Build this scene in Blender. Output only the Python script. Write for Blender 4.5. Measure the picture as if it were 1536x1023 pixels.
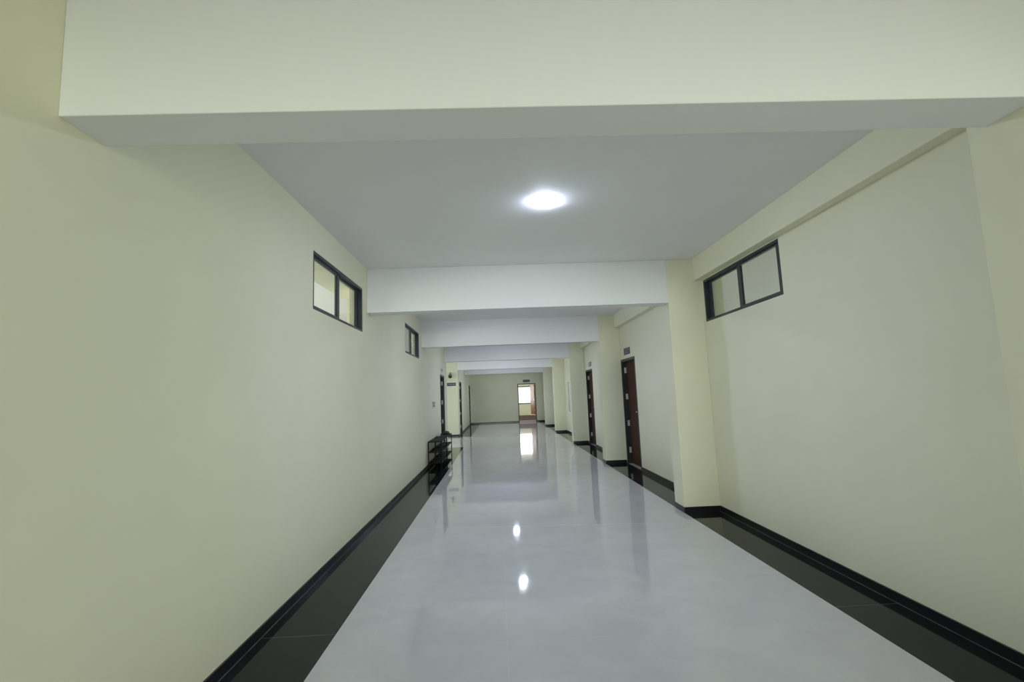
import bpy, bmesh, math, random
from mathutils import Vector, Matrix

for o in list(bpy.data.objects):
    bpy.data.objects.remove(o)
S = bpy.context.scene
C = S.collection

# ------------------------------------------------------------------ camera
PITCH, YAW, ROLL, FPX, CAM_H = 0.1143, 0.0324, -0.0396, 718.0, 1.4
cam = bpy.data.cameras.new('camera')
cam.sensor_fit = 'HORIZONTAL'
cam.sensor_width = 36.0
cam.lens = FPX * 36.0 / 1536.0
cam.clip_start = 0.05
camo = bpy.data.objects.new('camera', cam)
C.objects.link(camo)
fwd = Vector((math.sin(YAW) * math.cos(PITCH), math.cos(YAW) * math.cos(PITCH), math.sin(PITCH)))
rt = Vector((math.cos(YAW), -math.sin(YAW), 0))
up = rt.cross(fwd)
rt2 = rt * math.cos(ROLL) + up * math.sin(ROLL)
up2 = up * math.cos(ROLL) - rt * math.sin(ROLL)
M = Matrix((rt2, up2, -fwd)).transposed().to_4x4()
M.translation = Vector((0, 0, CAM_H))
camo.matrix_world = M
S.camera = camo

# ------------------------------------------------------------------ world, daylight, exposure
S.view_settings.view_transform = 'Standard'
S.view_settings.look = 'None'
S.view_settings.gamma = 1
S.view_settings.use_curve_mapping = False
S.view_settings.exposure = 0.06
W = bpy.data.worlds.new('sky')
S.world = W
W.use_nodes = True
bg = W.node_tree.nodes['Background']
bg.inputs['Color'].default_value = (0.90, 1.0, 0.93, 1)
bg.inputs['Strength'].default_value = 1.8


def daylight(name, loc, direction, sx, sy, power, col=(0.92, 1.0, 0.88)):
    """area light facing into the building"""
    l = bpy.data.lights.new(name, 'AREA')
    l.shape = 'RECTANGLE'
    l.size = sx
    l.size_y = sy
    l.energy = power
    l.color = col
    o = bpy.data.objects.new(name, l)
    C.objects.link(o)
    o.location = loc
    o.rotation_euler = Vector(direction).to_track_quat('-Z', 'Y').to_euler()
    return o


DAY = (0.93, 1.0, 0.86)
daylight('daylight_rear_window', (0.45, -14.0, 1.25), (0, 1, 0), 3.4, 2.2, 500, DAY)
daylight('fill_side_opening', (2.60, -0.9, 1.10), (-1, 0.25, 0), 1.5, 2.0, 27, DAY)  # added fill behind the camera, lifts the low left wall
daylight('daylight_side_passage', (-4.9, 15.95, 1.6), (1, 0, 0), 3.0, 1.6, 20, DAY)
daylight('daylight_far_room', (1.0, 29.3, 1.5), (0, -1, 0.0), 2.4, 1.1, 50, (1, 1, .95))
daylight('daylight_left_room', (-6.3, 5.0, 1.7), (1, 0, 0.1), 9.0, 1.2, 165, (1, 1, .96))
daylight('daylight_right_room', (7.3, 8.0, 1.6), (-1, 0, 0), 14.0, 1.2, 32, (1, 1, .96))

# ------------------------------------------------------------------ dimensions (metres)
XL, SL, XR, XP = -1.504, -1.042, 2.490, 2.071      # left wall, left border edge, right wall, pillar face
ZC, ZB = 2.960, 2.434                              # ceiling, beam underside
ZLN, XLN = 2.690, 2.397                            # lintel beam along the right wall
BY = [-10.35, -6.36, -2.37, 1.615, 5.580, 9.571, 13.666, 17.928, 21.733]   # near faces of the cross beams
BW = 0.21
PW = 0.29
Y0, Y7 = -14.2, 25.76
TH = 0.15
SKH = 0.066


# ------------------------------------------------------------------ materials
def mat(name):
    m = bpy.data.materials.new(name)
    m.use_nodes = True
    return m, m.node_tree.nodes, m.node_tree.links, m.node_tree.nodes['Principled BSDF']


def plain(name, col, rough=0.5, metal=0.0, noise=0.0, scale=6.0, bump=0.0, bscale=80.0, spec=0.5):
    m, n, l, b = mat(name)
    b.inputs['Roughness'].default_value = rough
    b.inputs['Metallic'].default_value = metal
    b.inputs['Specular IOR Level'].default_value = spec
    b.inputs['Base Color'].default_value = (*col, 1)
    tc = n.new('ShaderNodeTexCoord')
    if noise:
        t = n.new('ShaderNodeTexNoise')
        t.inputs['Scale'].default_value = scale
        t.inputs['Detail'].default_value = 4
        l.new(tc.outputs['Object'], t.inputs['Vector'])
        r = n.new('ShaderNodeValToRGB')
        r.color_ramp.elements[0].position = 0.3
        r.color_ramp.elements[1].position = 0.7
        r.color_ramp.elements[0].color = (*[c * (1 - noise) for c in col], 1)
        r.color_ramp.elements[1].color = (*[min(1, c * (1 + noise)) for c in col], 1)
        l.new(t.outputs['Fac'], r.inputs['Fac'])
        l.new(r.outputs['Color'], b.inputs['Base Color'])
    if bump:
        t2 = n.new('ShaderNodeTexNoise')
        t2.inputs['Scale'].default_value = bscale
        t2.inputs['Detail'].default_value = 3
        l.new(tc.outputs['Object'], t2.inputs['Vector'])
        bp = n.new('ShaderNodeBump')
        bp.inputs['Strength'].default_value = bump
        bp.inputs['Distance'].default_value = 0.004
        l.new(t2.outputs['Fac'], bp.inputs['Height'])
        l.new(bp.outputs['Normal'], b.inputs['Normal'])
    return m


CREAM = plain('cream_wall_paint', (0.87, 0.85, 0.655), 0.62, noise=0.016, scale=1.6, bump=0.12, bscale=5, spec=0.35)
WHITE = plain('white_ceiling_paint', (0.90, 0.90, 0.91), 0.7, noise=0.01, scale=1.3, bump=0.05, bscale=6, spec=0.3)
GRANITE = plain('black_granite', (0.010, 0.0105, 0.011), 0.06, noise=0.4, scale=60, spec=0.15)


def granite_joints(m):
    n, l = m.node_tree.nodes, m.node_tree.links
    b = n['Principled BSDF']
    src = b.inputs['Base Color'].links[0].from_socket
    tc = n.new('ShaderNodeTexCoord')
    mp = n.new('ShaderNodeMapping')
    mp.inputs['Location'].default_value = (0.3, -0.73, 0)
    br = n.new('ShaderNodeTexBrick')
    br.offset = 0.0
    br.inputs['Scale'].default_value = 1.0
    br.inputs['Brick Width'].default_value = 30.0
    br.inputs['Row Height'].default_value = 2.4
    br.inputs['Mortar Size'].default_value = 0.0016
    br.inputs['Mortar Smooth'].default_value = 0.0
    mx = n.new('ShaderNodeMixRGB')
    mx.inputs['Color2'].default_value = (0.16, 0.16, 0.155, 1)
    l.new(tc.outputs['Object'], mp.inputs['Vector'])
    l.new(mp.outputs['Vector'], br.inputs['Vector'])
    l.new(br.outputs['Fac'], mx.inputs['Fac'])
    l.new(src, mx.inputs['Color1'])
    l.new(mx.outputs['Color'], b.inputs['Base Color'])


granite_joints(GRANITE)
GROUT = plain('pale_grout', (0.70, 0.70, 0.68), 0.5, noise=0.03, scale=30)
GROUTD = plain('grey_grout', (0.12, 0.12, 0.125), 0.4, noise=0.2, scale=9)
SKIRT = plain('black_granite_skirting', (0.008, 0.009, 0.011), 0.28, noise=0.3, scale=70)
ALU = plain('dark_blue_grey_aluminium', (0.026, 0.034, 0.046), 0.38, metal=0.0, noise=0.1, scale=20, spec=0.6)
FRAMEM = plain('charcoal_painted_frame', (0.022, 0.027, 0.031), 0.4, noise=0.1, scale=20)
STEEL = plain('brushed_steel', (0.62, 0.62, 0.60), 0.35, metal=0.6, noise=0.05, scale=60)
BLACKM = plain('black_painted_metal', (0.007, 0.008, 0.009), 0.6, noise=0.1, scale=40, spec=0.15)
NAVY = plain('navy_sign_plate', (0.030, 0.030, 0.085), 0.4, noise=0.05, scale=30)
TEAL = plain('slate_sign_plate', (0.035, 0.05, 0.075), 0.4, noise=0.05, scale=30)
LETTER = plain('white_lettering', (0.72, 0.72, 0.76), 0.5, noise=0.02, scale=30)
SOFTLET = plain('pale_lettering', (0.35, 0.35, 0.45), 0.5, noise=0.02, scale=30)
PLASTIC = plain('white_plastic', (0.62, 0.63, 0.63), 0.4, noise=0.02, scale=30)
GREYP = plain('grey_plastic', (0.18, 0.19, 0.19), 0.4, noise=0.05, scale=30)
DARKGL = plain('smoked_dome', (0.012, 0.014, 0.012), 0.12, noise=0.05, scale=10)
BROWNB = plain('brown_painted_board', (0.36, 0.215, 0.155), 0.5, noise=0.12, scale=9)
PINK = plain('pink_stone_threshold', (0.75, 0.62, 0.56), 0.3, noise=0.1, scale=30)
GREENC = plain('dark_green_cloth', (0.028, 0.05, 0.022), 0.9, noise=0.3, scale=40, bump=0.5)
GREYC = plain('pale_grey_cloth', (0.42, 0.43, 0.42), 0.8, noise=0.1, scale=30, bump=0.4)
BOARDM = plain('white_notice_board', (0.66, 0.68, 0.70), 0.4, noise=0.02, scale=10)


def wood(name, c1, c2, rough=0.4):
    m, n, l, b = mat(name)
    tc = n.new('ShaderNodeTexCoord')
    mp = n.new('ShaderNodeMapping')
    mp.inputs['Scale'].default_value = (14, 14, 1.2)
    t = n.new('ShaderNodeTexNoise')
    t.inputs['Scale'].default_value = 2.2
    t.inputs['Detail'].default_value = 6
    t.inputs['Distortion'].default_value = 0.8
    r = n.new('ShaderNodeValToRGB')
    r.color_ramp.elements[0].position = 0.32
    r.color_ramp.elements[1].position = 0.68
    r.color_ramp.elements[0].color = (*c1, 1)
    r.color_ramp.elements[1].color = (*c2, 1)
    l.new(tc.outputs['Object'], mp.inputs['Vector'])
    l.new(mp.outputs['Vector'], t.inputs['Vector'])
    l.new(t.outputs['Fac'], r.inputs['Fac'])
    l.new(r.outputs['Color'], b.inputs['Base Color'])
    b.inputs['Roughness'].default_value = rough
    b.inputs['Specular IOR Level'].default_value = 0.25
    return m


DARKWOOD = wood('dark_brown_door_veneer', (0.042, 0.015, 0.010), (0.070, 0.027, 0.019), 0.6)
ORANGEWOOD = wood('orange_brown_door_veneer', (0.30, 0.098, 0.022), (0.43, 0.16, 0.04), 0.45)


def floor_material():
    m, n, l, b = mat('polished_pale_grey_floor_tile')
    tc = n.new('ShaderNodeTexCoord')
    br = n.new('ShaderNodeTexBrick')
    br.offset = 0.0
    br.inputs['Color1'].default_value = (1, 1, 1, 1)
    br.inputs['Color2'].default_value = (0.985, 0.985, 0.985, 1)
    br.inputs['Mortar'].default_value = (1.08, 1.08, 1.08, 1)
    br.inputs['Scale'].default_value = 1.0
    br.inputs['Mortar Size'].default_value = 0.0016
    br.inputs['Mortar Smooth'].default_value = 0.3
    br.inputs['Brick Width'].default_value = 0.8
    br.inputs['Row Height'].default_value = 0.8
    mp = n.new('ShaderNodeMapping')
    mp.inputs['Location'].default_value = (0.0, 0.27, 0)
    l.new(tc.outputs['Object'], mp.inputs['Vector'])
    l.new(mp.outputs['Vector'], br.inputs['Vector'])
    t = n.new('ShaderNodeTexNoise')
    t.inputs['Scale'].default_value = 2.6
    t.inputs['Detail'].default_value = 7
    t.inputs['Distortion'].default_value = 1.2
    l.new(tc.outputs['Object'], t.inputs['Vector'])
    r = n.new('ShaderNodeValToRGB')
    r.color_ramp.elements[0].position = 0.35
    r.color_ramp.elements[1].position = 0.65
    r.color_ramp.elements[0].color = (0.555, 0.555, 0.56, 1)
    r.color_ramp.elements[1].color = (0.60, 0.60, 0.60, 1)
    l.new(t.outputs['Fac'], r.inputs['Fac'])
    mx = n.new('ShaderNodeMixRGB')
    mx.blend_type = 'MULTIPLY'
    mx.inputs['Fac'].default_value = 1.0
    l.new(r.outputs['Color'], mx.inputs['Color1'])
    l.new(br.outputs['Color'], mx.inputs['Color2'])
    l.new(mx.outputs['Color'], b.inputs['Base Color'])
    b.inputs['Roughness'].default_value = 0.045
    b.inputs['Specular IOR Level'].default_value = 0.5
    # the slight waviness of polished tile
    t2 = n.new('ShaderNodeTexNoise')
    t2.inputs['Scale'].default_value = 3.0
    t2.inputs['Detail'].default_value = 1
    l.new(tc.outputs['Object'], t2.inputs['Vector'])
    bp = n.new('ShaderNodeBump')
    bp.inputs['Strength'].default_value = 0.10
    bp.inputs['Distance'].default_value = 0.004
    l.new(t2.outputs['Fac'], bp.inputs['Height'])
    l.new(bp.outputs['Normal'], b.inputs['Normal'])
    return m


FLOORM = floor_material()


def glass_material():
    m = bpy.data.materials.new('window_glass')
    m.use_nodes = True
    n, l = m.node_tree.nodes, m.node_tree.links
    n.remove(n['Principled BSDF'])
    tr = n.new('ShaderNodeBsdfTransparent')
    tr.inputs['Color'].default_value = (0.93, 0.95, 0.93, 1)
    gl = n.new('ShaderNodeBsdfGlossy')
    gl.inputs['Roughness'].default_value = 0.02
    lw = n.new('ShaderNodeLayerWeight')
    lw.inputs['Blend'].default_value = 0.5
    pw = n.new('ShaderNodeMath')
    pw.operation = 'POWER'
    pw.inputs[1].default_value = 4.5
    fr = n.new('ShaderNodeMath')
    fr.operation = 'MULTIPLY_ADD'
    fr.inputs[1].default_value = 0.6
    fr.inputs[2].default_value = 0.03
    l.new(lw.outputs['Facing'], pw.inputs[0])
    l.new(pw.outputs[0], fr.inputs[0])
    mx = n.new('ShaderNodeMixShader')
    l.new(fr.outputs[0], mx.inputs['Fac'])
    l.new(tr.outputs['BSDF'], mx.inputs[1])
    l.new(gl.outputs['BSDF'], mx.inputs[2])
    l.new(mx.outputs['Shader'], n['Material Output'].inputs['Surface'])
    return m


GLASS = glass_material()


def lamp_material(strength, col=(0.71, 0.80, 1.0)):
    m, n, l, b = mat('opal_lamp_diffuser')
    b.inputs['Base Color'].default_value = (0.9, 0.9, 0.9, 1)
    b.inputs['Emission Color'].default_value = (*col, 1)
    b.inputs['Emission Strength'].default_value = strength
    return m


LAMPM = lamp_material(455.0)


# ------------------------------------------------------------------ helpers
def box(bm, x0, x1, y0, y1, z0, z1, mtx=None):
    x0, x1 = sorted((x0, x1)); y0, y1 = sorted((y0, y1)); z0, z1 = sorted((z0, z1))
    v = [bm.verts.new(p) for p in ((x0, y0, z0), (x1, y0, z0), (x1, y1, z0), (x0, y1, z0),
                                   (x0, y0, z1), (x1, y0, z1), (x1, y1, z1), (x0, y1, z1))]
    for f in ((3, 2, 1, 0), (4, 5, 6, 7), (0, 1, 5, 4), (1, 2, 6, 5), (2, 3, 7, 6), (3, 0, 4, 7)):
        bm.faces.new([v[i] for i in f])
    if mtx:
        for q in v:
            q.co = mtx @ q.co
    return v


def boxes(*bs):
    bm = bmesh.new()
    for b in bs:
        box(bm, *b)
    return bm


def solid(bounds, holes=(), extra=()):
    """one closed shell: the box `bounds` less the boxes `holes`, outer faces only"""
    x0, x1, y0, y1, z0, z1 = bounds
    solids = [bounds] + list(extra)
    ax = []
    for a in range(3):
        s = set()
        for b in list(solids) + list(holes):
            s.add(round(b[2 * a], 5)); s.add(round(b[2 * a + 1], 5))
        lo = min(b[2 * a] for b in solids); hi = max(b[2 * a + 1] for b in solids)
        ax.append(sorted(t for t in s if lo - 1e-6 <= t <= hi + 1e-6))
    X, Y, Z = ax

    def filled(i, j, k):
        if i < 0 or j < 0 or k < 0 or i >= len(X) - 1 or j >= len(Y) - 1 or k >= len(Z) - 1:
            return False
        c = ((X[i] + X[i + 1]) / 2, (Y[j] + Y[j + 1]) / 2, (Z[k] + Z[k + 1]) / 2)
        inside = lambda b: all(b[2 * a] < c[a] < b[2 * a + 1] for a in range(3))
        return any(inside(b) for b in solids) and not any(inside(h) for h in holes)
    bm = bmesh.new()
    cache = {}

    def vt(i, j, k):
        if (i, j, k) not in cache:
            cache[(i, j, k)] = bm.verts.new((X[i], Y[j], Z[k]))
        return cache[(i, j, k)]
    for i in range(len(X) - 1):
        for j in range(len(Y) - 1):
            for k in range(len(Z) - 1):
                if not filled(i, j, k):
                    continue
                I, J, K = i + 1, j + 1, k + 1
                for d, q in (((-1, 0, 0), ((i, j, k), (i, j, K), (i, J, K), (i, J, k))),
                             ((1, 0, 0), ((I, j, k), (I, J, k), (I, J, K), (I, j, K))),
                             ((0, -1, 0), ((i, j, k), (I, j, k), (I, j, K), (i, j, K))),
                             ((0, 1, 0), ((i, J, k), (i, J, K), (I, J, K), (I, J, k))),
                             ((0, 0, -1), ((i, j, k), (i, J, k), (I, J, k), (I, j, k))),
                             ((0, 0, 1), ((i, j, K), (I, j, K), (I, J, K), (i, J, K)))):
                    if not filled(i + d[0], j + d[1], k + d[2]):
                        bm.faces.new([vt(*p) for p in q])
    bmesh.ops.dissolve_limit(bm, angle_limit=0.01, verts=bm.verts, edges=bm.edges)
    return bm


def obj(name, bm, m, parent=None, bevel=0.0, smooth=False, label=None, segs=2):
    me = bpy.data.meshes.new(name)
    if smooth:
        for f in bm.faces:
            f.smooth = True
    bm.normal_update()
    bm.to_mesh(me)
    bm.free()
    me.materials.append(m)
    o = bpy.data.objects.new(name, me)
    C.objects.link(o)
    if parent:
        o.parent = parent
    if bevel:
        b = o.modifiers.new('bevel', 'BEVEL')
        b.width = bevel
        b.segments = segs
        b.limit_method = 'ANGLE'
    if label:
        o['label'] = label
    return o


def struct(name, bm, m, label=None, category=None, bevel=0.0, group=None):
    o = obj(name, bm, m, bevel=bevel)
    o['kind'] = 'structure'
    if label:
        o['label'] = label
    if category:
        o['category'] = category
    if group:
        o['group'] = group
    return o


def root(name, loc, label, category, group=None, kind=None, rot=0.0):
    o = bpy.data.objects.new(name, None)
    C.objects.link(o)
    o.location = loc
    o.rotation_euler = (0, 0, rot)
    o['label'] = label
    o['category'] = category
    if group:
        o['group'] = group
    if kind:
        o['kind'] = kind
    return o


def lathe(bm, prof, seg=32, mtx=None):
    rings = []
    for r, z in prof:
        if r < 1e-6:
            rings.append([bm.verts.new((0, 0, z))])
        else:
            rings.append([bm.verts.new((r * math.cos(2 * math.pi * i / seg), r * math.sin(2 * math.pi * i / seg), z)) for i in range(seg)])
    vs = [v for r in rings for v in r]
    for a, b in zip(rings, rings[1:]):
        for i in range(seg):
            j = (i + 1) % seg
            if len(a) == 1 and len(b) == 1:
                continue
            if len(a) == 1:
                bm.faces.new((a[0], b[i], b[j]))
            elif len(b) == 1:
                bm.faces.new((a[i], b[0], a[j]))
            else:
                bm.faces.new((a[i], b[i], b[j], a[j]))
    bmesh.ops.recalc_face_normals(bm, faces=bm.faces)
    if mtx:
        for v in vs:
            v.co = mtx @ v.co
    return bm


def tube(bm, pts, r, seg=8):
    prev = None
    for idx, p in enumerate(pts):
        p = Vector(p)
        a = Vector(pts[max(0, idx - 1)]); b = Vector(pts[min(len(pts) - 1, idx + 1)])
        t = (b - a).normalized()
        ref = Vector((0, 0, 1)) if abs(t.z) < 0.9 else Vector((1, 0, 0))
        u = t.cross(ref).normalized(); w = t.cross(u)
        ring = [bm.verts.new(p + r * (u * math.cos(2 * math.pi * i / seg) + w * math.sin(2 * math.pi * i / seg))) for i in range(seg)]
        if prev:
            for i in range(seg):
                j = (i + 1) % seg
                bm.faces.new((prev[i], prev[j], ring[j], ring[i]))
        else:
            bm.faces.new(ring)
        prev = ring
    bm.faces.new(prev[::-1])
    return bm


# ------------------------------------------------------------------ openings
DOORS_R = [(8.60, 9.571), (12.58, 13.50)]           # two brown doors in the right wall (y ranges)
DOORS_L = [(12.53, 13.46), (18.62, 19.62), (24.60, 25.52)]
DT = 2.035
WL = [(3.935, 5.397), (7.882, 9.268)]
WR = [(3.991, 5.544)]
WZ = (2.180, 2.680)
PASS = (14.10, 18.00)                                # side passage opening in the left wall

# ------------------------------------------------------------------ shell
holes = [(XL - 1, XL + 1, a, b, -1, DT) for a, b in DOORS_L]
holes += [(XL - 1, XL + 1, a, b, *WZ) for a, b in WL]
holes += [(XL - 1, XL + 1, PASS[0], PASS[1], -1, ZC + 1)]
struct('wall_left', solid((XL - TH, XL, Y0, Y7, 0, ZC), holes), CREAM)
holes = [(XR - 1, XR + 1, a, b, -1, DT) for a, b in DOORS_R]
holes += [(XR - 1, XR + 1, a, b, *WZ) for a, b in WR] + [(XR - 1, XR + 1, -1.7, -0.1, -1, 2.15)]  # last hole is an added, unseen opening for the side fill light
struct('wall_right', solid((XR, XR + TH, Y0, Y7, 0, ZC), holes), CREAM)
FD = (1.03, 2.00)
struct('wall_far', solid((-5.2, 7.6, Y7, Y7 + TH, 0, ZC), [(FD[0], FD[1], Y7 - 1, Y7 + 1, -1, DT)]), CREAM)
struct('wall_rear', solid((-6.6, 7.6, Y0 - TH, Y0, 0, ZC), [(-1.3, 2.3, Y0 - 1, Y0 + 1, 0.1, 2.45)]), CREAM)
struct('wall_outer_left', solid((-6.65, -6.5, Y0 - TH, 14.0 - TH, 0, ZC), [(-7, -6, 0.4, 9.6, 1.0, 2.3)]), WHITE)
struct('wall_outer_right', solid((7.5, 7.65, Y0 - TH, 30.0, 0, ZC), [(7, 8, 1.0, 15.0, 1.0, 2.2)]), CREAM)
struct('wall_passage_near', boxes((-6.65, XL - TH, PASS[0] - TH, PASS[0], 0, ZC)), WHITE)
struct('wall_passage_far', boxes((-5.2, XL - TH, PASS[1], PASS[1] + TH, 0, ZC)), CREAM)
struct('wall_passage_end', solid((-5.2, -5.05, PASS[0], PASS[1], 0, ZC), [(-6, -4, 14.5, 17.5, 0.8, 2.4)]), CREAM)
struct('wall_far_room', solid((-2.2, 7.5, 29.5, 29.65, 0, ZC), [(-0.2, 2.03, 29, 30, 0.88, 1.97)]), CREAM)
struct('wall_far_room_side', boxes((-2.35, -2.2, Y7 + TH, 29.65, 0, ZC)), CREAM)
struct('ceiling', boxes((-6.65, 7.65, Y0 - TH, 29.65, ZC, ZC + 0.15)), WHITE)
struct('floor', boxes((-6.65, XP, Y0 - TH, 29.65, -0.12, 0.0), (XR, 7.65, Y0 - TH, 29.65, -0.12, 0.0)), FLOORM)

# black granite borders let into the floor, level with it
bl = boxes((XL, SL, Y0, 13.97, -0.02, 0.0012), (XL, SL, 17.62, Y7, -0.02, 0.0012))
struct('trim_1', bl, GRANITE)
struct('trim_2', boxes((XP, XR, Y0, Y7, -0.12, 0.0012)), GRANITE)

# pale joint across the floor tiles by the second pillar, grey grout bead along the skirting
jb = bmesh.new()
vs = box(jb, SL, XP, -.0022, .0022, -0.001, 0.0006)
for q in vs:
    q.co.y += 5.33 + (0.5 - q.co.x) * 0.09
struct('trim_40', jb, GROUT)
struct('trim_41', boxes((XL + .012, XL + .0155, Y0, PASS[0], 0.0012, 0.004)), GROUTD)
struct('trim_42', boxes(*[(XR - .0155, XR - .012, a + PW + .012, b - .012, 0.0012, 0.004) for a, b in ((BY[2], BY[3]), (BY[3], BY[4]))]), GROUTD)

# cross beams between the left wall and the right pillars, and the pillars that carry them
beam_lab = ['white cross beam farthest behind the camera',
            'white cross beam farther behind the camera',
            'white cross beam behind the camera',
            'nearest and lowest-hanging white cross beam along the top of the view',
            'second white cross beam, just behind the lit ceiling lamp',
            'third white cross beam from the front, right of the far small left window',
            'fourth white cross beam from the front',
            'fifth white cross beam from the front, above the far end',
            'farthest white cross beam, just before the end wall']
for i, y in enumerate(BY):
    x0 = XL if not (PASS[0] <= y + 0.1 <= PASS[1]) else -5.05
    struct('trim_%d' % (3 + i), boxes((x0, XP, y, y + BW, ZB, ZC)), WHITE, label=beam_lab[i], category='beam', bevel=0.004)
for i, y in enumerate(BY):
    struct('wall_pillar_%d' % (i + 1), boxes((XP, XR, y, y + PW, 0.0012, ZC)), CREAM, bevel=0.004)
# longitudinal beam at the head of the right wall, bay by bay
for i, y in enumerate(BY):
    y1 = BY[i + 1] if i + 1 < len(BY) else Y7
    struct('trim_%d' % (12 + i), boxes((XLN, XR, y + PW, y1, ZLN, ZC)), CREAM, bevel=0.003)

# rooms behind the high windows: a cross beam and a pillar in each
struct('trim_30', boxes((XL - TH - .85, XL - TH, 5.95, 8.3, 2.76, ZC)), WHITE)
struct('trim_32', boxes((XL - TH - .26, XL - TH, 1.0, 5.95, ZLN, ZC)), CREAM)
struct('wall_pillar_20', boxes((XL - TH - .20, XL - TH, 5.95, 6.25, 0, ZC)), CREAM)
struct('trim_31', boxes((XR + TH, 7.5, 8.35, 8.56, ZB, ZC)), WHITE)
struct('wall_pillar_21', boxes((XR + TH, XR + TH + .10, 5.58, 5.87, 0, ZC)), CREAM)

# ------------------------------------------------------------------ skirting
ST = 0.012


def runs(a, b, gaps):
    out = []
    cur = a
    for g0, g1 in sorted(gaps):
        if g0 > cur:
            out.append((cur, g0))
        cur = g1
    if cur < b:
        out.append((cur, b))
    return out


bm = bmesh.new()
for a, b in runs(Y0, Y7, DOORS_L + [PASS]):
    box(bm, XL, XL + ST, a, b, 0.0012, SKH)
struct('baseboard_left', bm, SKIRT, bevel=0.002)
bm = bmesh.new()
box(bm, -5.05, XL + ST, PASS[1] - ST, PASS[1], 0, SKH)
box(bm, -5.05, XL, PASS[0], PASS[0] + ST, 0, SKH)
struct('baseboard_passage', bm, SKIRT, bevel=0.002)
bm = bmesh.new()
gaps = [(y, y + PW) for y in BY] + DOORS_R + [(-1.7, -0.1)]
for a, b in runs(Y0, Y7, gaps):
    box(bm, XR - ST, XR, a, b, 0.0012, SKH)
for y in BY:
    box(bm, XP - ST * 0.4, XP, y - ST * 0.4, y + PW, 0.0012, SKH)
    box(bm, XP, XR - ST, y - ST, y, 0.0012, SKH)
    box(bm, XP, XR - ST, y + PW, y + PW + ST, 0.0012, SKH)
struct('baseboard_right', bm, SKIRT)
bm = boxes((XL + ST, FD[0], Y7 - ST, Y7, 0.0012, SKH), (FD[1], XR - ST, Y7 - ST, Y7, 0.0012, SKH))
struct('baseboard_far', bm, SKIRT, bevel=0.002)


# ------------------------------------------------------------------ clerestory windows
def clerestory(n, x, s, ya, yb, z0, z1, label):
    """s=+1 right wall, -1 left wall; a two-light sliding window set into the wall"""
    r = root('window_%d' % n, (x, ya, z0), label, 'window', kind='structure')
    w, h = yb - ya, z1 - z0
    T = 0.026
    d0, d1 = 0.003, 0.078

    def b(y0, y1, a, c, da=d0, db=d1):
        return (s * da, s * db, y0, y1, a, c)
    obj('frame', boxes(b(0, w, 0, T), b(0, w, h - T, h), b(0, T, T, h - T), b(w - T, w, T, h - T)), ALU, r, bevel=0.002)
    for k in range(2):
        ys = T if k == 0 else w / 2 + .001
        ye = w / 2 - .001 if k == 0 else w - T
        da = 0.022 if k == 0 else 0.048
        q = 0.056
        qv = 0.018
        sash = obj('sash', boxes(b(ys, ye, T, T + qv, da, da + .024), b(ys, ye, h - T - qv, h - T, da, da + .024),
                                 b(ys, ys + q, T + qv, h - T - qv, da, da + .024),
                                 b(ye - q, ye, T + qv, h - T - qv, da, da + .024)), ALU, r, bevel=0.0015)
        obj('pane', boxes(b(ys + q, ye - q, T + qv, h - T - qv, da + .009, da + .013)), GLASS, sash)
    return r


clerestory(1, XL, -1, *WL[0], *WZ, 'high two-pane window in the left wall, the nearer and larger-looking one')
clerestory(2, XL, -1, *WL[1], *WZ, 'high two-pane window farther down the left wall, past the second cross beam')
clerestory(3, XR, 1, *WR[0], *WZ, 'high two-pane dark-framed window in the right wall beside the second pillar')


def big_window(n, loc, rot, w, h, label, nx=3):
    r = root('window_%d' % n, loc, label, 'window', kind='structure', rot=rot)
    T = 0.06
    bs = [(-w / 2, w / 2, -.04, .04, 0, T), (-w / 2, w / 2, -.04, .04, h - T, h),
          (-w / 2, -w / 2 + T, -.04, .04, T, h - T), (w / 2 - T, w / 2, -.04, .04, T, h - T)]
    for k in range(1, nx):
        x = -w / 2 + w * k / nx
        bs.append((x - .025, x + .025, -.03, .03, T, h - T))
    obj('frame', boxes(*bs), ALU, r, bevel=0.003)
    obj('pane', boxes((-w / 2 + T, w / 2 - T, -.004, .004, T, h - T)), GLASS, r)
    return r


big_window(4, (0.915, 29.56, 0.88), 0, 2.23, 1.09, 'bright daylight window seen through the open door at the far end', nx=1)


# ------------------------------------------------------------------ doors
def side_door(n, x, s, ya, yb, label, leafm):
    r = root('door_%d' % n, (x, ya, 0), label, 'door', kind='structure')
    w = yb - ya
    T = 0.05
    h = DT

    def b(y0, y1, a, c, da, db):
        return (s * da, s * db, y0, y1, a, c)
    obj('frame', boxes(b(0, T, 0.0012, h, -0.004, 0.13), b(w - T, w, 0.0012, h, -0.004, 0.13), b(T, w - T, h - T, h, -0.004, 0.13)),
        FRAMEM, r, bevel=0.003)
    lf = obj('leaf', boxes(b(T + .004, w - T - .004, 0.012, h - T - 0.012, 0.078, 0.115)), leafm, r, bevel=0.002)
    for zc in (0.26, 0.78, 1.30, 1.82):
        obj('hinge', boxes(b(w - T - .032, w - T, zc - .055, zc + .055, 0.070, 0.079), b(w - T - .004, w - T, zc - .055, zc + .055, 0.040, 0.071)), STEEL, lf, label='small bright steel hinge')
        hb = bmesh.new()
        tube(hb, [(s * .064, w - T - .008, zc - .055), (s * .064, w - T - .008, zc + .055)], 0.008)
        obj('hinge_pin', hb, STEEL, lf)
    hb = bmesh.new()
    tube(hb, [(s * .078, T + .07, 1.02), (s * .03, T + .07, 1.02), (s * .03, T + .19, 1.02)], 0.009)
    obj('handle', hb, STEEL, lf)
    return r


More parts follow.
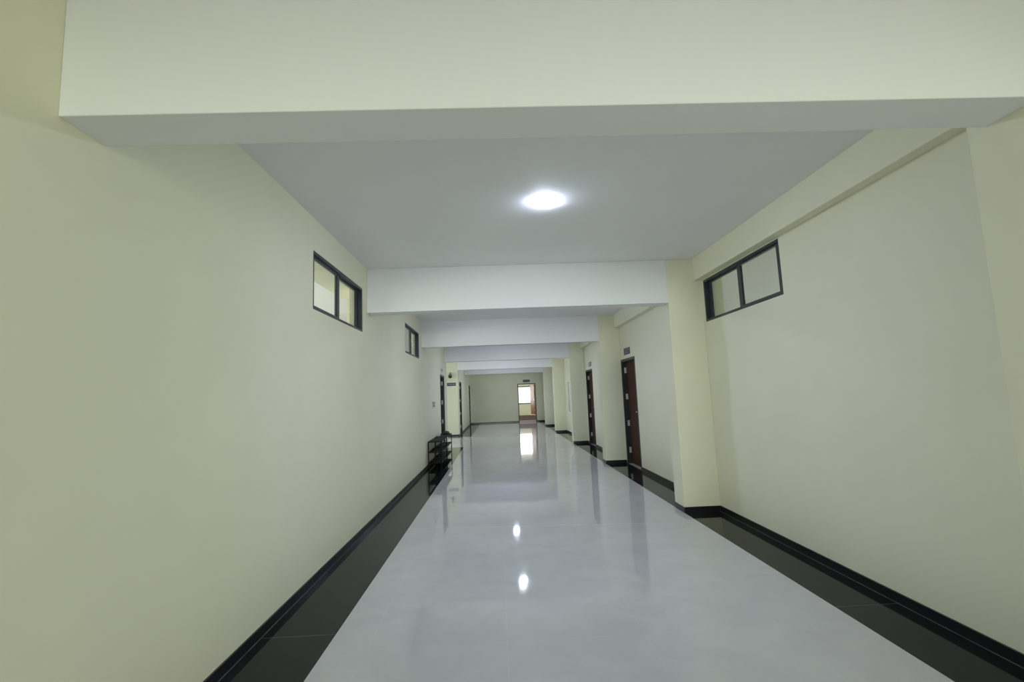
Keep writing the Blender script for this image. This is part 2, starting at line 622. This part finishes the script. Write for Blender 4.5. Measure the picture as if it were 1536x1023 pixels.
side_door(1, XR, 1, *DOORS_R[0], 'closed dark brown door in a charcoal frame, nearer of the two on the right', DARKWOOD)
side_door(2, XR, 1, *DOORS_R[1], 'closed dark brown door in a charcoal frame, farther of the two on the right', DARKWOOD)
side_door(3, XL, -1, *DOORS_L[0], 'dark door frame in the left wall just behind the metal rack', DARKWOOD)
side_door(4, XL, -1, *DOORS_L[1], 'dark door frame in the left wall right after the wall with the blue sign', DARKWOOD)
side_door(5, XL, -1, *DOORS_L[2], 'dark door frame at the far left corner beside the end wall', DARKWOOD)

# open door at the far end
r = root('door_6', (FD[0], Y7, 0), 'open orange-brown wooden door at the far end of the corridor', 'door', kind='structure')
w = FD[1] - FD[0]
T = 0.045
obj('frame', boxes((0, T, -.006, TH - .01, .0012, DT), (w - T, w, -.006, TH - .01, .0012, DT), (T, w - T, -.006, TH - .01, DT - T, DT)), FRAMEM, r, bevel=0.003)
obj('threshold', boxes((T, w - T, -.01, TH, 0.0005, 0.092)), PINK, r, bevel=0.003, label='pinkish stone threshold')
bm = bmesh.new()
LW = 0.86
box(bm, -0.036, 0, 0, LW, 0.36, DT - T - .012)
lf = obj('leaf', bm, ORANGEWOOD, r, bevel=0.003)
lf.location = (w - T - .004, 0.155, 0)
lf.rotation_euler = (0, 0, math.radians(10.2))
for zc in (0.6, 1.15, 1.80):
    obj('hinge', boxes((-.046, -.036, -.006, 0.05, zc - .05, zc + .05)), STEEL, lf)
hb = bmesh.new()
tube(hb, [(-.036, LW - .08, 1.05), (-.085, LW - .08, 1.05), (-.085, LW - .2, 1.05)], 0.010)
obj('handle', hb, STEEL, lf)

b0 = boxes((FD[0] + T + .001, FD[1] - T - .001, Y7 + 0.02, Y7 + 0.05, 0.092, 0.345),
           (FD[0] + T + .001, FD[1] - T - .001, Y7 + 0.012, Y7 + 0.058, 0.325, 0.35))
ob = obj('barrier_board', b0, BROWNB, bevel=0.003)
ob['label'] = 'low brown board set across the foot of the open far doorway'
ob['category'] = 'board'


# ------------------------------------------------------------------ ceiling lamps
def make_lamp(loc, label):
    """flat oval bulkhead lamp on the ceiling, set at a slant to the corridor"""
    r = root('ceiling_lamp', loc, label, 'lamp', group='oval ceiling lamps, one to a bay')
    q = Matrix.Rotation(math.atan2(0.39, 0.29), 4, 'Z') @ Matrix.Diagonal((0.110, 0.054, 1, 1))
    bm = bmesh.new()
    lathe(bm, [(0, 0), (1.05, 0), (1.06, -0.001), (1.05, -0.0035), (1.0, -0.004), (0, -0.004)], 40, q)
    obj('rim', bm, PLASTIC, r)
    bm = bmesh.new()
    prof = [(math.cos(t) ** .7, -0.0042 - 0.015 * math.sin(t)) for t in [math.radians(x) for x in range(0, 90, 10)]] + [(0, -0.0192)]
    lathe(bm, prof, 40, q)
    obj('diffuser', bm, LAMPM, r, smooth=True)
    return r


LX = 0.43
FILL_LAMP = lamp_material(270.0)  # for the unseen lamp added in the last bay to lift the end wall
lamp0 = make_lamp((LX, 3.72, ZC), 'glowing oval ceiling lamp between the first and second cross beams')
for y, lab in ((7.45, 'ceiling lamp above the second cross beam, reflected at the bottom edge'),
               (11.84, 'ceiling lamp past the third cross beam, seen as the nearer floor reflection'),
               (16.15, 'ceiling lamp past the fourth cross beam, seen as the farther floor reflection'),
               (19.9, 'ceiling lamp in the bay before the farthest cross beam'),
               (23.8, 'added dimmer ceiling lamp, unseen, brightening the end wall')):
    c = lamp0.copy()
    C.objects.link(c)
    c.location = (LX, y, ZC)
    c['label'] = lab
    for ch in lamp0.children:
        d = ch.copy()
        C.objects.link(d)
        d.parent = c
        if y == 23.8 and ch.name.startswith('diffuser'):
            d.data = d.data.copy()
            d.data.materials[0] = FILL_LAMP


# ------------------------------------------------------------------ signs
def strokes(bm, plane, x0, x1, z0, z1, n, seed, y=0.0):
    """a row of small letter-like strokes, too small to read in the photo"""
    rnd = random.Random(seed)
    wd = (x1 - x0) / n
    for i in range(n):
        a = x0 + i * wd
        t = wd * 0.16
        kind = rnd.randrange(4)
        z1_ = z1
        plane(bm, a + t, a + 2 * t, z0, z1_)
        if kind in (0, 2, 3):
            plane(bm, a + 2 * t, a + wd * .78, z1_ - (z1 - z0) * .16, z1_)
        if kind in (1, 2):
            plane(bm, a + 2 * t, a + wd * .78, z0, z0 + (z1 - z0) * .16)
        if kind in (0, 1, 3):
            plane(bm, a + 2 * t, a + wd * .62, (z0 + z1) / 2 - (z1 - z0) * .08, (z0 + z1) / 2 + (z1 - z0) * .08)
        if kind in (0, 2):
            plane(bm, a + wd * .62, a + wd * .62 + t, z0, z1_)


def door_sign(name, loc, facing, w, h, label, platem, seed, letter=LETTER, icon=False, rows=2):
    """local: x = reading direction, -y = towards the viewer"""
    rz = {'x-': -math.pi / 2, 'x+': math.pi / 2, 'y-': 0.0}[facing]
    r = root(name, loc, label, 'sign', rot=rz)
    obj('plate', boxes((0, w, -0.008, 0, 0, h)), platem, r, bevel=0.001)

    def pl(bm, x0, x1, z0, z1):
        box(bm, x0, x1, -0.0092, -0.008, z0, z1)
    bm = bmesh.new()
    xs = w * .06
    if icon:
        bi = bmesh.new()
        pl(bi, w * .01, w * .17, h * .06, h * .94)
        obj('icon_panel', bi, LETTER, r, label='pale square pictogram panel')
        bi = bmesh.new()
        for k in range(3):
            for q in range(2):
                cx, cz = w * (.05 + .08 * q), h * (.22 + .27 * k)
                box(bi, cx - w * .018, cx + w * .018, -0.0104, -0.0092, cz - h * .07, cz + h * .07)
        obj('icon', bi, GREYP, r)
        xs = w * .24
    if not rows:
        pl(bm, xs, w * .9, h * .3, h * .7)
    for k in range(rows):
        z0 = h * (0.56 if k == 0 else 0.16) if rows == 2 else h * .34
        z1 = h * (0.86 if k == 0 else 0.42) if rows == 2 else h * .66
        strokes(bm, pl, xs, w * (.94 if k == 0 else .8), z0, z1, 7 if k == 0 else 5, seed + k)
    obj('lettering', bm, letter, r)
    return r


# signs on the right wall face -x: local x runs towards -Y, so loc is the far end
door_sign('door_sign', (XR, 9.28, 2.105), 'x-', 0.41, 0.125, 'small navy sign above the nearer right-hand door', NAVY, 3, SOFTLET)
door_sign('door_sign', (XR, 12.98, 2.105), 'x-', 0.33, 0.12, 'small grey sign above the farther right-hand door', GREYP, 5, LETTER)
door_sign('door_sign', (XL, 12.66, 2.10), 'x+', 0.42, 0.12, 'small pale grey sign above the left door, seen almost edge-on', PLASTIC, 7, GREYP, rows=0)
door_sign('wall_sign', (-1.965, PASS[1], 1.862), 'y-', 0.385, 0.115, 'navy sign with white lettering and a pale icon, under the black dome camera', NAVY, 9, LETTER, icon=True, rows=1)
door_sign('door_sign', (1.335, Y7, 2.115), 'y-', 0.37, 0.125, 'dark slate sign above the open door at the far end', TEAL, 11, SOFTLET, rows=1)

# ------------------------------------------------------------------ dome camera on the wall above the blue sign
r = root('dome_camera', (-1.775, PASS[1], 2.21), 'black dome security camera on a pale bracket above the blue sign', 'camera')
bm = bmesh.new()
box(bm, -.03, .03, -.02, 0, .05, .15)
box(bm, -.02, .02, -.11, -.02, .09, .12)
obj('bracket', bm, GREYP, r, bevel=0.003)
bm = bmesh.new()
lathe(bm, [(0, .09), (.045, .088), (.062, .07), (.064, .035), (0, .035)], 28, Matrix.Translation((0, -.085, 0)))
obj('housing', bm, GREYP, r, smooth=False)
bm = bmesh.new()
lathe(bm, [(0, .045), (.045, .045), (.066, .03), (.07, 0)] + [(.07 * math.cos(math.radians(a)), -.07 * math.sin(math.radians(a))) for a in range(15, 90, 15)] + [(0, -.07)], 28, Matrix.Translation((0, -.085, 0)))
obj('dome', bm, DARKGL, r, smooth=True)

# ------------------------------------------------------------------ switch board on left wall
r = root('switch_board', (XL, 10.95, 1.205), 'white switch board with dark rockers on the left wall above the rack', 'light switch')
obj('plate', boxes((0, 0.012, 0, 0.36, 0, 0.15)), PLASTIC, r, bevel=0.003)
for k in range(3):
    for q in range(2):
        obj('rocker', boxes((0.012, 0.02, .03 + .11 * k, .115 + .11 * k, .018 + q * .062, .070 + q * .062)), GREYP, r, bevel=0.002)

# ------------------------------------------------------------------ notice board, far right bay
r = root('notice_board', (XR, 15.30, 0.79), 'thin grey-framed white board on the right wall, seen edge-on past the fourth pillar', 'notice board')
w, h = 1.66, 1.02
obj('panel', boxes((-0.016, 0, 0.02, w - .02, .02, h - .02)), BOARDM, r)
obj('frame', boxes((-0.024, 0, 0, w, 0, .02), (-0.024, 0, 0, w, h - .02, h), (-0.024, 0, 0, .02, .02, h - .02), (-0.024, 0, w - .02, w, .02, h - .02)), GREYP, r, bevel=0.002)


# ------------------------------------------------------------------ shoe rack against the left wall
RX0, RX1, RY0, RY1 = -1.480, -1.205, 10.00, 12.20
r = root('metal_rack', (RX0, RY0, 0.0012), 'low black three-shelf metal rack standing against the left wall', 'rack')
LZ = [0.105, 0.325, 0.535]
W_, L_ = RX1 - RX0, RY1 - RY0
tk = 0.018
for yy in (0, 1.07, 1.13, L_):
    for xx in (0, W_):
        cx = min(max(xx, tk / 2), W_ - tk / 2)
        cy = min(max(yy, tk / 2), L_ - tk / 2)
        g = obj('leg', boxes((cx - tk / 2, cx + tk / 2, cy - tk / 2, cy + tk / 2, 0.012, LZ[2])), BLACKM, r, bevel=0.002)
        obj('foot', boxes((cx - tk / 2 - .002, cx + tk / 2 + .002, cy - tk / 2 - .002, cy + tk / 2 + .002, 0, .014)), BLACKM, g)
for z in LZ:
    for ya, yb in ((0, 1.07 + tk / 2), (1.13 - tk / 2, L_)):
        bm = bmesh.new()
        box(bm, 0, W_, ya, ya + tk, z - tk, z)
        box(bm, 0, W_, yb - tk, yb, z - tk, z)
        box(bm, 0, tk, ya + tk, yb - tk, z - tk, z)
        box(bm, W_ - tk, W_, ya + tk, yb - tk, z - tk, z)
        n = 9
        for k in range(n):
            xc = tk + (W_ - 2 * tk) * (k + .5) / n
            box(bm, xc - .0115, xc + .0115, ya + tk, yb - tk, z - .012, z - .003)
        obj('shelf', bm, BLACKM, r, bevel=0.0015, segs=1)


def pouch(name, loc, size, m, seed, label, cat, rot=0.0):
    """a soft slumped bundle"""
    bm = bmesh.new()
    bmesh.ops.create_icosphere(bm, subdivisions=4, radius=1.0)
    rnd = random.Random(seed)
    ph = [rnd.uniform(0, 6.28) for _ in range(6)]
    for v in bm.verts:
        x, y, z = v.co
        k = 1 + .10 * math.sin(4 * x + ph[0]) * math.cos(3 * y + ph[1]) + .06 * math.sin(9 * y + ph[2] + 3 * z) + .04 * math.sin(13 * x + ph[3])
        z2 = max(z, -0.55)
        v.co = (x * k * size[0] / 2, y * k * size[1] / 2, (z2 + 0.55) * k * size[2] / 1.55)
    o = obj(name, bm, m, smooth=True)
    zmin = min(v.co.z for v in o.data.vertices)
    o.location = (loc[0], loc[1], loc[2] - zmin)
    o.rotation_euler = (0, 0, rot)
    o['label'] = label
    o['category'] = cat
    return o


TOPZ = 0.0012 + LZ[2]
pouch('cloth_bundle', (-1.32, 11.98, TOPZ), (.16, .26, .07), GREENC, 4, 'dark green cloth bundle on the far end of the rack top', 'cloth')
pouch('cloth_bundle', (-1.425, 11.35, TOPZ), (.08, .46, .05), GREYC, 8, 'pale grey folded cloth lying on the rack top beside the wall', 'cloth')

# ------------------------------------------------------------------ dark cabinet on the far room's wall
r = root('wall_cabinet', (2.04, 29.5, 1.08), 'dark box on the wall right of the far bright window', 'cabinet')
obj('body', boxes((0.02, .18, -.10, 0, 0, .62)), GREYP, r, bevel=0.004)
obj('door', boxes((0.025, .175, -.112, -.10, .01, .61)), FRAMEM, r, bevel=0.003)
